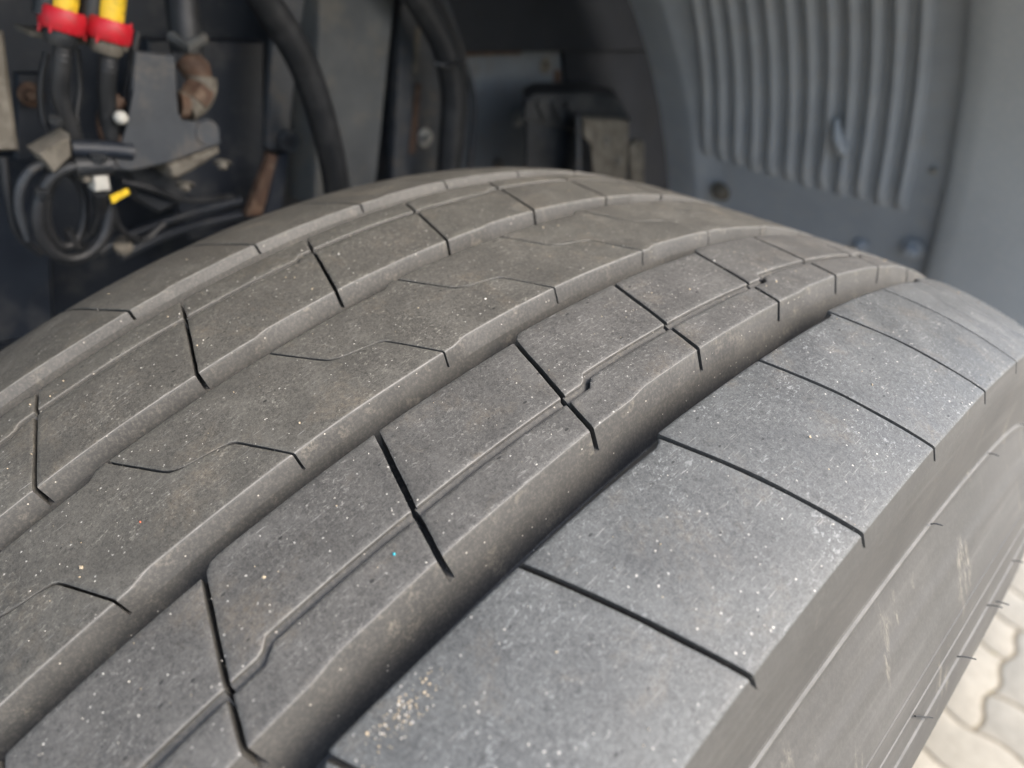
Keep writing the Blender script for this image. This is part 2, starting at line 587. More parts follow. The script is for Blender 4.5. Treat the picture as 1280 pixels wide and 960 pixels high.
def block(rib, j, e0, e1, wall0, wall1, depth0=None, depth1=None, fine=True):
    """one tread block between sipes j and j+1; e0/e1 left and right edges, wall0/1 how far each wall leans out"""
    el, er = EDGEF[e0], EDGEF[e1]
    dl = 1.45e-3 if e0 == 'R2m' or e0 == 'R4m' else 0.0
    dr = 1.45e-3 if e1 == 'R2m' or e1 == 'R4m' else 0.0
    D = DEPTH[rib]
    sip = SIPE[rib]
    g2 = GAP[rib] / R0 / 2 / .1075
    if fine:
        ws = [0, .008, .022] + list(np.linspace(.09, .91, 11 if rib != 3 else 25)) + [.978, .992, 1]
        ss = [0, .012, .03] + list(np.linspace(.07, .93, 29)) + [.97, .988, 1]
    else:
        ws = [0, .03, .35, .65, .97, 1]
        ss = [0, .03, .27, .5, .73, .97, 1]
    nw, ns = len(ws), len(ss)
    seed = rng.random() * 100

    def edge_drop(q, lo_=True):
        return q

    def pt(wv, sv):
        k = j + .5
        x = 0
        for _ in range(5):
            a, b = el(k) + dl, er(k) - dr
            x = a + (b - a) * wv
            ga = g2 * (1 + .05 * math.sin(x * 420 + j * 2.1) + .03 * math.sin(x * 1300 + j))
            gb = g2 * (1 + .05 * math.sin(x * 380 + j * 3.7) + .03 * math.sin(x * 1500 + j * 5))
            sl_ = (sip(x + 4e-4) - sip(x - 4e-4)) / 8e-4 * .1075 * R0
            fs_ = min(2.8, math.sqrt(1 + sl_ * sl_))
            ka, kb = j + sip(x) + ga * fs_, j + 1 + sip(x) - gb * fs_
            k = ka + (kb - ka) * sv
        return x, k

    wid, ln = er(j) - el(j), .1075 * R0

    def drop(dist):                              # rounded worn arris
        r = .36e-3
        if dist >= 2.2 * r: return 0.0
        q = dist / (2.2 * r)
        return .34e-3 * (1 - q) ** 2.2

    V, F, MI = [], [], []
    for a in ws:
        for b in ss:
            x, k = pt(a, b)
            dd = drop(min(a, 1 - a) * wid) + .55 * drop(min(b, 1 - b) * ln)
            V.append((x, k, dd))
    idx = lambda a, b: a * ns + b
    for a in range(nw - 1):
        for b in range(ns - 1):
            F.append([idx(a, b), idx(a + 1, b), idx(a + 1, b + 1), idx(a, b + 1)])
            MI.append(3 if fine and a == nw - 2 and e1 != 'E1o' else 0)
    # walls
    loop = [(a, 0) for a in range(nw)] + [(nw - 1, b) for b in range(1, ns)] + [(a, ns - 1) for a in range(nw - 2, -1, -1)] + [(0, b) for b in range(ns - 2, 0, -1)]
    prev = [idx(a, b) for a, b in loop]
    N = len(loop)
    for q in ((.13, .45, .75, 1.0) if fine else (1.0,)):
        cur = []
        for a, b in loop:
            x, k, d0 = V[idx(a, b)]
            if a == 0 or a == nw - 1:
                left = a == 0
                dep = (depth0 if left else depth1) or D
                xb = (wall0 if left else wall1)
                t = q * min(1, D / dep)
                q2 = min(q * D, dep)
                xx = x + ((xb - x) * (q2 / dep) if xb is not None else 0)
                dz = d0 + (q2 - d0 * q)
            else:
                xx, dz = x, d0 + (D - d0) * q
            cur.append(len(V))
            V.append((xx, k, dz))
        for i in range(N):
            l = (i + 1) % N
            F.append([prev[i], cur[i], cur[l], prev[l]])
            MI.append(2 if (e1 == 'E1o' and loop[i][0] == loop[l][0] == nw - 1) or (e0 == 'R5l' and loop[i][0] == loop[l][0] == 0) else 1)
        prev = cur
    out = []
    for x, k, d in V:
        th = T(k)
        r = crown(x) - d
        if fine:
            r += .00012 * math.sin(x * 210 + seed) * math.sin(th * 60 + seed)
        out.append((x, r * math.sin(th), r * math.cos(th) + AX))
    return out, F, MI


RIBS = [
    (1, 'E1i', 'E1o', 0.0972, .1545),
    (2, 'R2l', 'R2m', .0348, None),
    (2, 'R2m', 'R2r', None, .0857),
    (3, 'C3l', 'C3r', -.0268, .0253),
    (4, 'R4l', 'R4m', -.0860, None),
    (4, 'R4m', 'R4r', None, -.0347),
    (5, 'R5l', 'R5r', -.1545, -.0982),
]
wheel = empty('wheel', (0, 0, 0), 'worn wide black truck tyre with five ribs of sliced tread blocks under the arch', 'truck tyre')
# casing: rib bases, groove floors, shoulders and both sidewalls, turned round the axle
prof = []


def side_prof():
    c = crown(.1528)
    return [(.1535, c - 4.2e-3), (.1546, c - 6e-3), (.1556, .488), (.1567, .474), (.1576, .4630), (.1580, .4624), (.1586, .4621), (.1589, .4616), (.1590, .4606), (.1594, .4596), (.1604, .4580), (.1652, .4503),
            (.1680, .4456), (.1684, .4453), (.1704, .4416), (.1735, .4360), (.1738, .4357), (.1786, .4266), (.1790, .4264), (.1813, .4190), (.1816, .4184), (.1820, .4182), (.1823, .4176), (.1831, .4150),
            (.1845, .4100), (.1849, .4094), (.1856, .4091), (.1860, .4084), (.1868, .4060), (.1884, .3990), (.1896, .3900), (.1900, .3800), (.1885, .362), (.1830, .345), (.172, .325),
            (.160, .308), (.155, .296), (.150, .288), (.120, .286)]


SPF = side_prof()
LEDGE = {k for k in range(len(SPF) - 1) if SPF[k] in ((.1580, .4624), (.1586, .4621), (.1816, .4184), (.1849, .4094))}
prof += [(-x, r) for x, r in SPF][::-1]


def gr(xl, xr, dl, dr):
    """groove floor between wall feet xl (depth dl) and xr (depth dr)"""
    a, b = xl, xr
    mid = (a + b) / 2
    c = lambda x, d: (x, crown(x) - d)
    h = (b - a)
    run = lambda t: a + h * t
    return [c(a, dl), c(run(.1), dl + (GROOVE_D - dl) * .35), c(run(.2), dl + (GROOVE_D - dl) * .68), c(run(.3), GROOVE_D * .955), c(run(.42), GROOVE_D),
            c(run(.58), GROOVE_D), c(run(.7), GROOVE_D * .955), c(run(.8), dr + (GROOVE_D - dr) * .68), c(run(.9), dr + (GROOVE_D - dr) * .35), c(b, dr)]


def top(xa, xb, d, n=6):
    return [(xa + (xb - xa) * i / n, crown(xa + (xb - xa) * i / n) - d) for i in range(1, n)]


prof += top(-.1535, -.0982, DEPTH[5], 8)
prof += gr(-.0982, -.0860, DEPTH[5], DEPTH[4])
prof += top(-.0860, -.0735, DEPTH[4], 3)
MIDG = 2.3e-3
prof += top(-.0735, -.0347, DEPTH[4], 5)
prof += gr(-.0347, -.0268, DEPTH[4], DEPTH[3])
prof += top(-.0268, .0253, DEPTH[3], 7)
prof += gr(.0253, .0348, DEPTH[3], DEPTH[2])
prof += top(.0348, .0857, DEPTH[2], 7)
prof += gr(.0857, .0972, DEPTH[2], DEPTH[1])
prof += top(.0972, .1535, DEPTH[1], 8)
prof += SPF
NS = 900
V, F, MI = [], [], []
npf = len(prof)
nside = len(SPF)
for i in range(NS):
    t = 2 * math.pi * i / NS
    s_, c_ = math.sin(t), math.cos(t)
    for x, r in prof:
        V.append((x, r * s_, r * c_ + AX))
for i in range(NS):
    l = (i + 1) % NS
    for k in range(npf - 1):
        F.append([i * npf + k, i * npf + k + 1, l * npf + k + 1, l * npf + k])
        q = k - (npf - nside) if k >= npf - nside else (nside - 2 - k if k < nside - 1 else -1)
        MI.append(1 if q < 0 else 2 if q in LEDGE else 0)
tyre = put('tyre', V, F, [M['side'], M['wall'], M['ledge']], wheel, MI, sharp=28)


KMIN, KMAX = -4, 14
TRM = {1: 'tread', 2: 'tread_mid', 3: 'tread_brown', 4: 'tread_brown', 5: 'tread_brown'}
for rib, e0, e1, w0, w1 in RIBS:
    for j in range(KMIN, KMAX + 1):
        v, f, mi = block(rib, j, e0, e1, w0, w1)
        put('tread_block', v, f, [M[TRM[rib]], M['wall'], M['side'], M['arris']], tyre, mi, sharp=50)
# the rest of the way round, out of the picture: same blocks, coarser, as one part
V, F, MI = [], [], []
total = 2 * math.pi
span_k = int((total - (T(KMAX + 1) - T(KMIN))) / .1058)
for rib, e0, e1, w0, w1 in RIBS:
    for j in range(KMAX + 1, KMAX + 1 + span_k):
        v, f, mi = block(rib, j, e0, e1, w0, w1, fine=False)
        n = len(V)
        V += v; F += [[i + n for i in q] for q in f]; MI += mi
o = put('tread_blocks', V, F, [M['tread'], M['wall'], M['side'], M['arris']], tyre, MI, sharp=50)
o['kind'] = 'stuff'

# shallow bridge at the foot of the narrow groove in the second and fourth ribs (one strip per block)
def bridge(rib, j, e):
    sip = SIPE[rib]
    g2 = GAP[rib] / R0 / 2 / .1075
    f_ = EDGEF[e]
    V, F = [], []
    ss = np.linspace(0, 1, 40)
    for s in ss:
        k = j + .5
        for _ in range(4):
            x = f_(k)
            ka, kb = j + sip(x) + g2, j + 1 + sip(x) - g2
            k = ka + (kb - ka) * s
        for dx, d in ((-2e-3, 1.3e-3), (-.7e-3, 1.7e-3), (.6e-3, 2.6e-3), (1.1e-3, 3.2e-3), (2e-3, 3.3e-3)):
            r = crown(x + dx) - d
            V.append((x + dx, r * math.sin(T(k)), r * math.cos(T(k)) + AX))
        r = crown(x) - DEPTH[rib]
        for dx in (2e-3, -2e-3):
            V.append((x + dx, r * math.sin(T(k)), r * math.cos(T(k)) + AX))
    n = 7
    for i in range(len(ss) - 1):
        for q in range(n):
            F.append([i * n + q, i * n + (q + 1) % n, (i + 1) * n + (q + 1) % n, (i + 1) * n + q])
    F.append(list(range(n))); F.append([(len(ss) - 1) * n + q for q in range(n)][::-1])
    return V, F


for j in range(KMIN, KMAX + 1):
    for rib, e in ((2, 'R2m'), (4, 'R4m')):
        v, f = bridge(rib, j, e)
        put('groove_strip', v, f, M['wall'], tyre, sharp=35)

# thin moulding whiskers left standing on the sidewall: (angle, x, radius, length in mm, lift)
def ringpt(x, r, t): return Vector((x, r * math.sin(t), r * math.cos(t) + AX))


for t, x, r, ln in ((-.034, .1592, .4632, 3.2), (.132, .1592, .4632, 3.6), (.332, .1592, .4632, 4.0), (-.01, .1855, .4096, 5.6), (.091, .1855, .4096, 5.0), (.123, .1868, .4056, 5.6), (.226, .1855, .4096, 4.2)):
    rad = Vector((0, math.sin(t), math.cos(t)))
    c = ringpt(x + .0002, r, t)
    d = Vector((.78, .6, rng.uniform(-.08, .06))).normalized() * ln * 1e-3
    MB().tube(spline([c - d * .25 + rad * .0001, c + d * .2 + rad * .0004, c + d * .6 + rad * .0003, c + d], 3), .00026, 6).build('rubber_whisker', M['black'], tyre)
MB().tube([ringpt(.1828, .4190, -.123), ringpt(.1872, .4094, -.094)], .0003, 6).build('rubber_whisker', M['black'], tyre)

# grit lying on the tread
OCT = [(1, 0, 0), (-1, 0, 0), (0, 1, 0), (0, -1, 0), (0, 0, 1), (0, 0, -1)]
OCF = [[0, 2, 4], [2, 1, 4], [1, 3, 4], [3, 0, 4], [2, 0, 5], [1, 2, 5], [3, 1, 5], [0, 3, 5]]


def grit(b, x, th, s, sink=.3):
    r = crown(x) + s * (1 - sink) * .5
    c = Vector((x, r * math.sin(th), r * math.cos(th) + AX))
    q = Matrix.Rotation(rng.uniform(0, 6.28), 3, Vector((rng.random(), rng.random(), rng.random() + .1)).normalized())
    sc = (s * rng.uniform(.6, 1.5), s * rng.uniform(.5, 1.1), s * rng.uniform(.5, .9))
    b.add([c + q @ Vector((p[0] * sc[0], p[1] * sc[1], p[2] * sc[2])) * rng.uniform(.75, 1.2) for p in OCT], OCF)


RANGES = [(.101, .151), (.039, .066), (.0715, .082), (-.021, .021), (-.068, -.039), (-.082, -.074), (-.15, -.104)]
pale, tan_, = MB(), MB()
for i in range(800):
    a, b = rng.choice(RANGES + RANGES[:2] + [RANGES[3]])
    grit(pale if rng.random() < .7 else tan_, rng.uniform(a, b), rng.uniform(-.8, .25) + ROTA, rng.choice((.0001, .00014, .00018, .00022, .0003)) * rng.uniform(.7, 1.3))
for i in range(170):                                      # sandy patch by the groove on the shoulder rib
    a, b = rng.gauss(0, 1), rng.gauss(0, 1)
    x = .1035 + a * .0026
    if x > .1012: grit(tan_ if rng.random() < .75 else pale, x, -.667 + b * .009 + ROTA, rng.uniform(.00012, .00034))
for x, th, s in ((.052, -.672, .0006), (.0055, -.735, .0007), (.008, -.738, .0004), (-.045, -.52, .0006), (.12, -.53, .0004)):
    grit(tan_, x, th + ROTA, s)
for i in range(34):
    a, b = rng.choice(RANGES)
    grit(tan_, rng.uniform(a, b), rng.uniform(-.8, 0) + ROTA, rng.uniform(.0003, .00055))
o = put('grit', pale.v, pale.f, M['grit'], None, smooth=False); tag(o, 'pale specks of grit scattered over the tread blocks', 'grit', kind='stuff')
o = put('sand', tan_.v, tan_.f, M['tan'], None, smooth=False); tag(o, 'tan sand grains strewn on the tread, thickest beside the wide groove', 'sand', kind='stuff')
b = MB(); grit(b, .0735, -.622 + ROTA, .00075, .6)
tag(b.build('paint_fleck', M['blue']), 'tiny turquoise fleck lying on the second rib of the tread', 'fleck', 'coloured flecks on the tread')
b = MB(); grit(b, .0065, -.70 + ROTA, .00045, .4)
tag(b.build('paint_fleck', M['brick']), 'tiny red fleck lying on the centre rib of the tread', 'fleck', 'coloured flecks on the tread')

# ------------------------------------------------------------------ wheel (behind the sidewall)
MB().lathe((-.13, 0, AX), (1, 0, 0), [(0, .288), (.02, .286), (.05, .262), (.2, .262), (.235, .286), (.262, .2885), (.262, .278), (.235, .272), (.2, .25), (.15, .235),
                                      (.13, .17), (.18, .15), (.2, .12), (.235, .11), (.25, .09)], 96).build('rim', M['rim'], wheel)

# ------------------------------------------------------------------ wheel arch liner
RL = .82


def cyl(x, th, r): return Vector((x, r * math.sin(th), r * math.cos(th) + AX))


def hit(u, v, r):
    d = ray(u, v)
    e = EYE - Vector((0, 0, AX))
    A = d.y ** 2 + d.z ** 2; B = e.y * d.y + e.z * d.z; C = e.y ** 2 + e.z ** 2 - r * r
    P = e + d * ((-B + math.sqrt(B * B - A * C)) / A)
    return P.x, math.atan2(P.y, P.z)


def sweep(profile, t0, t1, n, close=True):
    """profile (x, r) swept round the axle from angle t0 to t1"""
    b = MB()
    v, f = [], []
    m = len(profile)
    for i in range(n + 1):
        t = t0 + (t1 - t0) * i / n
        v += [cyl(x, t, r) for x, r in profile]
    for i in range(n):
        for k in range(m if close else m - 1):
            l = (k + 1) % m
            f.append([i * m + k, i * m + l, (i + 1) * m + l, (i + 1) * m + k])
    if close:
        f.append(list(range(m))); f.append([n * m + k for k in range(m)][::-1])
    return b.add(v, f)


liner = empty('wheel_arch_liner', cyl(-.2, 1.2, RL), 'dark plastic wheel arch liner with vertical ribs behind the tyre', 'arch liner')
xi, xo = hit(815, 90, RL)[0], hit(1205, 130, RL)[0]
xr = hit(868, 60, RL)[0]
sweep([(xo, RL), (xo - .012, RL), (xr + .03, RL), (xr - .012, RL), (xr - .02, RL - .006), (xr - .028, RL - .006), (xi + .03, RL - .003), (xi, RL), (xi, RL + .006), (xo, RL + .006)], -.4, 1.45, 90).build('panel', M['plastic'], liner)
tops = [240, 295, 350, 410, 470, 535, 600, 670, 740, 815, 890, 975]
bots = [(265, 500), (312, 515), (362, 530), (415, 550), (468, 565), (525, 580), (578, 600), (632, 610), (690, 630), (750, 640), (815, 660), (880, 675)]
for i in range(12):
    xa, ta = hit(780 + tops[i] / 2.56, 0, RL)
    xb, tb = hit(780 + bots[i][0] / 2.56, bots[i][1] / 2.56, RL)
    b = MB()
    v, f = [], []
    sec = [(-1, 0), (-.8, .45), (-.4, .85), (0, 1), (.4, .85), (.8, .45), (1, 0)]
    n = 30
    for q in range(n + 1):
        t = .2 + (tb - .2) * q / n
        x = xa + (xb - xa) * (t - ta) / (tb - ta)
        e = min(1, (n - q) / 1.6, q / 1.6)
        hgt = .0105 * math.sqrt(max(0, 1 - (1 - e) ** 2)) + .0002
        for a, h in sec: v.append(cyl(x + a * .0092, t, RL - .0005 - h * hgt + .001))
    m = len(sec)
    for q in range(n):
        for k in range(m - 1): f.append([q * m + k, q * m + k + 1, (q + 1) * m + k + 1, (q + 1) * m + k])
    f.append(list(range(m))); f.append([n * m + k for k in range(m)][::-1])
    b.add(v, f)
    b.build('rib', M['plastic'], liner)
for (u, v_), rr, mt in (((900, 240), .009, 'dusty'), ((1140, 312), .009, 'plastic'), ((1075, 308), .006, 'plastic'), ((1165, 215), .0028, 'steel')):
    x, t = hit(u, v_, RL - .004)
    p = cyl(x, t, RL - .002)
    ax = -(cyl(x, t, 1) - cyl(x, t, 0))
    MB().bolt(p, ax, rr).build('bolt', M[mt], liner)
x, t = hit(1058, 168, RL)
b = MB().tube([cyl(x - .008, t - .035, RL - .008), cyl(x - .003, t - .01, RL - .016), cyl(x + .004, t + .012, RL - .015), cyl(x + .004, t + .03, RL - .007)], [.003, .007, .008, .004], 10)
b.build('clip', M['plastic'], liner)

# the outer fender lip beyond the liner
fx0 = xo
fender = tag(sweep([(fx0 - .004, RL + .012), (fx0 - .004, RL - .002), (fx0, RL - .012), (fx0 + .008, RL - .0175), (fx0 + .03, RL - .02), (fx0 + .10, RL - .021), (fx0 + .20, RL - .018), (fx0 + .23, RL - .008), (fx0 + .235, RL + .02), (fx0 + .2, RL + .03)],
                   .32, 1.5, 60).build('fender', M['flare']), 'smooth grey plastic fender edge at the far right beside the ribbed liner', 'fender')

# inner side of the wheel house and an unseen cab floor above it
XI = -.60
house = empty('wheel_house', (XI, .2, .3), 'dark navy painted inner wall of the wheel house behind the hoses', 'wheel house')
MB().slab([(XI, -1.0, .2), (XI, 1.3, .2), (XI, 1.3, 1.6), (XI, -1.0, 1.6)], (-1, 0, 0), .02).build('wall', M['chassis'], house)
MB().slab([(XI - .01, -1.0, 1.42), (XI - .01, 1.2, 1.42), (.12, 1.2, 1.42), (.12, -1.0, 1.42)], (0, 0, 1), .03).build('cab_floor_blocker', M['recess'], house)  # out of view; reaches outward to cut sky light on the left ribs
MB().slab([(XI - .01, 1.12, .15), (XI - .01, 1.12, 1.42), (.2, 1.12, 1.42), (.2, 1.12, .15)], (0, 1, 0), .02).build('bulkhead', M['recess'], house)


def panel(name, px, X, mat, th=.006, bev=.001, parent=None):
    return MB().slab([at(u, v, X) for u, v in px], (-1, 0, 0), th, bev).build(name, M[mat], parent)


AXI = (1, 0, 0)

# dark overhead cross member
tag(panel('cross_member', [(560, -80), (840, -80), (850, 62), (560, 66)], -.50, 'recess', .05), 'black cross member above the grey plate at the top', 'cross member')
# grey plate right of the hoses
pl = empty('chassis_plate', at(640, 220, -.53), 'light grey chassis plate with bolts behind the black box', 'plate')
panel('sheet', [(540, 66), (742, 58), (760, 260), (530, 260)], -.53, 'plate', .01, .001, pl)
panel('rusty_edge', [(565, 64), (652, 61), (652, 68), (565, 71)], -.527, 'rust', .003, .0005, pl)
for u, v, s in ((681, 82, .006), (648, 148, .0065), (622, 206, .005), (768, 78, .006)):
    MB().bolt(at(u, v, -.529), AXI, s).build('bolt', M['dusty' if u != 648 else 'steel'], pl)
panel('rusty_streak', [(693, 88), (701, 88), (700, 116), (694, 116)], -.5275, 'rust', .001, 0, pl)
panel('gusset_shade', [(706, 40), (860, 40), (865, 260), (722, 260)], -.515, 'recess', .01, .001, pl)  # gusset widened leftward, its dark sheet painting the plate's shaded end

# black box with a dusty bracket
bx = empty('battery_box', at(720, 230, -.42), 'black plastic box with rounded lid and a dusty bracket behind the tyre top', 'box')
X = -.40
MB().slab([at(u, v, X) for u, v in ((657, 150), (664, 145), (722, 168), (724, 260), (657, 260))], (-.7, .7, 0), .09, .003).build('body', M['box'], bx)
MB().slab([at(u, v, X + .004) for u, v in ((653, 150), (655, 126), (668, 118), (740, 117), (775, 124), (790, 150), (784, 162), (725, 166))], (-.7, .7, 0), .09, .004).build('lid', M['box'], bx)
for u in (672, 690, 707):
    MB().tube([at(u, 128, X + .006), at(u + 10, 148, X + .007)], .004, 8).build('lid_rib', M['box'], bx)
MB().slab([at(u, v, X + .03) for u, v in ((728, 148), (786, 152), (786, 190), (781, 240), (742, 240), (741, 180), (729, 172))], (-.7, .7, 0), .02, .003).build('dusty_bracket', M['dusty'], bx)
MB().slab([at(u, v, X + .036) for u, v in ((721, 146), (726, 146), (728, 240), (720, 240))], (-.7, .7, 0), .03, .001).build('bracket_rib', M['bracket'], bx)
MB().slab([at(u, v, X + .032) for u, v in ((787, 182), (796, 176), (806, 180), (805, 240), (788, 240))], (-.7, .7, 0), .02, .002).build('dusty_lug', M['dusty'], bx)
MB().bolt(at(757, 178, X + .031), (.7, -.7, 0), .004).build('bolt', M['dusty'], bx)
MB().bolt(at(771, 202, X + .031), (.7, -.7, 0), .004).build('bolt', M['dusty'], bx)

# upright grey beam and the panel beside it
tag(panel('chassis_beam', [(398, -60), (500, -60), (468, 260), (392, 260)], -.46, 'beam', .05, .003), 'wide dusty grey upright beam in the middle of the wheel house', 'beam')
sp = empty('side_plate', at(520, 230, -.48), 'narrow blue grey plate with a rusty seam between the beam and the hoses', 'plate')
panel('sheet', [(505, -60), (556, -60), (550, 260), (486, 260)], -.49, 'bracket', .03, .002, sp)
panel('flange', [(505, -60), (522, -60), (512, 260), (488, 260)], -.478, 'bracket', .012, .002, sp)
panel('rusty_seam', [(521, 105), (527, 105), (519, 192), (511, 192)], -.4765, 'rust', .001, 0, sp)
panel('bright_seam', [(519, 34), (526, 34), (522, 92), (516, 92)], -.4765, 'dusty', .001, 0, sp)
MB().bolt(at(531, 172, -.489), AXI, .006).build('bolt', M['steel'], sp)


def hose(name, px, rpx, mat, label, cat, group=None, X=None, ridge=0, seg=16, n=10):
    pts = [at(u, v, x) for u, v, x in px]
    d = (pts[len(pts) // 2] - EYE).length
    r = rpx / F_PX * abs((pts[len(pts) // 2] - EYE).dot(Vector([-c for c in CR[2]])))
    o = MB().tube(spline(pts, n), r, seg, ridge).build(name, M[mat])
    return tag(o, label, cat, group)


hose('air_hose', [(285, -70, -.36), (330, 0, -.37), (374, 70, -.38), (400, 140, -.39), (418, 215, -.40), (425, 290, -.41)], 18, 'black', 'thick black rubber hose sloping across the left of the grey beam', 'hose', 'black air hoses in the wheel house')
hose('air_hose', [(495, -40, -.42), (530, 12, -.425), (556, 62, -.43), (566, 120, -.435), (562, 180, -.44), (556, 260, -.445)], 15, 'black', 'bent black hose right of the grey beam, fattest of three', 'hose', 'black air hoses in the wheel house')
hose('air_hose', [(520, -40, -.45), (552, 12, -.455), (574, 70, -.46), (580, 130, -.465), (574, 190, -.47), (566, 260, -.475)], 5.5, 'black', 'slim black hose running close along the bent hose', 'hose', 'black air hoses in the wheel house')
hose('air_hose', [(540, -40, -.46), (562, 20, -.465), (578, 70, -.47), (592, 125, -.475), (590, 180, -.48), (580, 260, -.485)], 4, 'bracket', 'thin grey hose nearest the grey plate', 'hose', 'black air hoses in the wheel house')
MB_clip = hose('hose_clip', [(541, 79, -.408), (558, 82, -.405), (578, 79, -.435)], 3, 'box', 'black clip tying the bent hoses together', 'clip')

# bracket strip left of the beam
st = empty('hanger_strap', at(330, 262, -.44), 'grey steel strap with a bolt eye and a rusty lower end left of the beam', 'strap')
panel('strap_upper', [(350, -60), (390, -60), (372, 60), (360, 190), (333, 186), (338, 90)], -.445, 'bracket', .008, .001, st)
panel('rusty_end', [(338, 192), (348, 196), (328, 270), (308, 270)], -.437, 'rust', .008, .001, st)
panel('strap_lower', [(346, 196), (362, 190), (352, 270), (330, 270)], -.441, 'chassis', .008, .001, st)
MB().lathe(at(361, 176, -.436), AXI, [(-.004, .0095), (.004, .0095), (.005, .0075)], 22).build('bolt_eye', M['bracket'], st)
MB().lathe(at(361, 177, -.4305), AXI, [(-.001, .006), (.001, .0055)], 16).build('bolt_hole', M['black'], st)

# ------------------------------------------------------------------ the cluster of fittings at top left
XC = -.34
tag(panel('fender_stay', [(-40, 40), (6, 40), (16, 120), (25, 190), (-40, 192)], -.36, 'dusty', .02, .003), 'dust covered brown stay at the far left edge', 'stay')
tag(MB().bolt(at(38, 118, -.40), AXI, .0045).build('stud', M['rust']), 'rusty bolt head left of the corrugated hoses', 'bolt')
tag(panel('backing_plate', [(22, 92), (60, 92), (66, 200), (22, 200)], -.405, 'chassis', .01, .001), 'dark plate behind the rusty bolt head', 'plate')
for lab, (x0, x1), dy, tx in (('left yellow and red air coupling, cut by the top edge', (62, 101), 0, 0), ('right yellow and red air coupling, slightly lower of the pair', (120, 158), 13, 1)):
    cpl = empty('air_coupling', at((x0 + x1) / 2, 60 + dy, XC), lab, 'coupling', 'yellow and red air couplings')
    cx = (x0 + x1) / 2
    c = at(cx - 2, 10 + dy, XC)
    up = (at(cx + 3, -40 + dy, XC) - c).normalized()
    s = (at(cx + 17.5, 18, XC) - at(cx, 18, XC)).length
    side_v = (at(cx + 19, 18, XC) - at(cx, 18, XC)).normalized()
    MB().lathe(c, up, [(-.002, s * .95), (.004, s * .98), (.03, s * .98), (.06, s * .95)], 24).build('yellow_sleeve', M['yellow'], cpl)
    MB().lathe(c - side_v * s * 1.35 - (EYE - c).normalized() * s * .3, up, [(-.004, s * .8), (.06, s * .8)], 20).build('black_body', M['black'], cpl)
    MB().lathe(c - up * .013, up, [(0, s * 1.42), (.002, s * 1.62), (.0105, s * 1.62), (.0125, s * 1.5)], 24).build('red_collar', M['red'], cpl)
    MB().lathe(c - up * .021, up, [(0, s * .9), (.002, s * 1.1), (.006, s * 1.15), (.008, s * 1.15)], 20).build('base_ring', M['box' if tx == 0 else 'dusty'], cpl)
    for q in range(8):
        g = 2 * math.pi * q / 8
        t_ = up.cross(side_v)
        p_ = c - up * .0125 + (side_v * math.cos(g) + t_ * math.sin(g)) * s * 1.58
        MB().tube([p_, p_ + up * .0095], s * .1, 8).build('grip', M['red'], cpl)
    MB().tube([c + up * .012 + (EYE - c).normalized() * s * .93, c + up * .018 + (EYE - c).normalized() * s * .95], .0016, 8).build('latch_slot', M['black'], cpl)
    tail = [at(cx - 2, 42 + dy, XC), at(cx - 4, 78, XC), at(cx - 6, 120, XC - .005), at(cx - 2 + (10 if tx == 0 else 0), 165, XC - .01), at(cx + (12 if tx == 0 else 0), 205, XC - .015)]
    tag(MB().tube(spline(tail, 13), s * .72, 14, .1).build('corrugated_hose', M['black']), 'black corrugated hose hanging below the %s air coupling' % ('left' if tx == 0 else 'right'), 'hose', 'corrugated hoses below the couplings')
tag(panel('coupling_shelf', [(36, 38), (104, 44), (162, 58), (160, 66), (104, 56), (40, 46)], XC - .012, 'dusty', .03, .001), 'thin dusty shelf under the red collars of the couplings', 'shelf')

br = empty('valve_bracket', at(200, 210, XC), 'flat grey steel bracket plate shaped like a boot among the fittings', 'bracket')
zz = [(450, 170), (585, 185), (592, 300), (588, 375), (605, 408), (690, 405), (728, 440), (738, 480), (560, 545), (440, 572), (372, 568), (360, 500), (412, 482), (430, 420), (440, 300)]
panel('plate', [(a / 2.667, b_ / 2.667) for a, b_ in zz], XC, 'bracket', .005, .0012, br)
MB().lathe(at(158, 196, XC), AXI, [(-.001, .009), (.0012, .008)], 18).build('dimple', M['bracket'], br)
MB().lathe(at(259, 166, XC), AXI, [(-.001, .0095), (.0012, .0085)], 18).build('dimple', M['bracket'], br)
vb = empty('dusty_valve', at(243, 200, XC - .02), 'pale dust caked valve block with two bolts under the bracket toe', 'valve')
panel('block', [(a / 2.667, b_ / 2.667) for a, b_ in ((556, 548), (640, 520), (728, 478), (738, 512), (690, 545), (640, 575), (590, 602), (566, 592))], XC - .003, 'dusty', .03, .003, vb)
for u, v in ((231, 230), (278, 203)):
    MB().bolt(at(u, v, XC - .004), (.5, -.3, -.8), .0036).build('bolt', M['dusty'], vb)
ff = empty('rusty_fitting', at(240, 120, XC - .03), 'brown rusty hose fitting right of the bracket plate', 'fitting')
MB().tube([at(232, 72, XC - .04), at(246, 88, XC - .035), at(250, 102, XC - .035)], [.0095, .0105, .009], 14).build('nut', M['rust'], ff)
MB().tube(spline([at(252, 96, XC - .03), at(252, 110, XC - .029), at(245, 124, XC - .028), at(230, 134, XC - .026)], 5), .0105, 16).build('elbow', M['dusty'], ff)
MB().lathe(at(247, 118, XC - .026), at(238, 130, XC - .026) - at(250, 110, XC - .028), [(-.006, .0105), (0, .0115), (.006, .0105)], 6).build('hex', M['rust'], ff)
MB().tube([at(222, 132, XC - .02), at(233, 134, XC - .02)], [.009, .0085], 14).build('stub', M['rust'], ff)
hose('air_hose', [(222, -60, -.39), (226, -10, -.385), (230, 30, -.38), (234, 66, -.378)], 20, 'black', 'black hose coming down into the rusty fitting', 'hose', 'black air hoses in the wheel house')
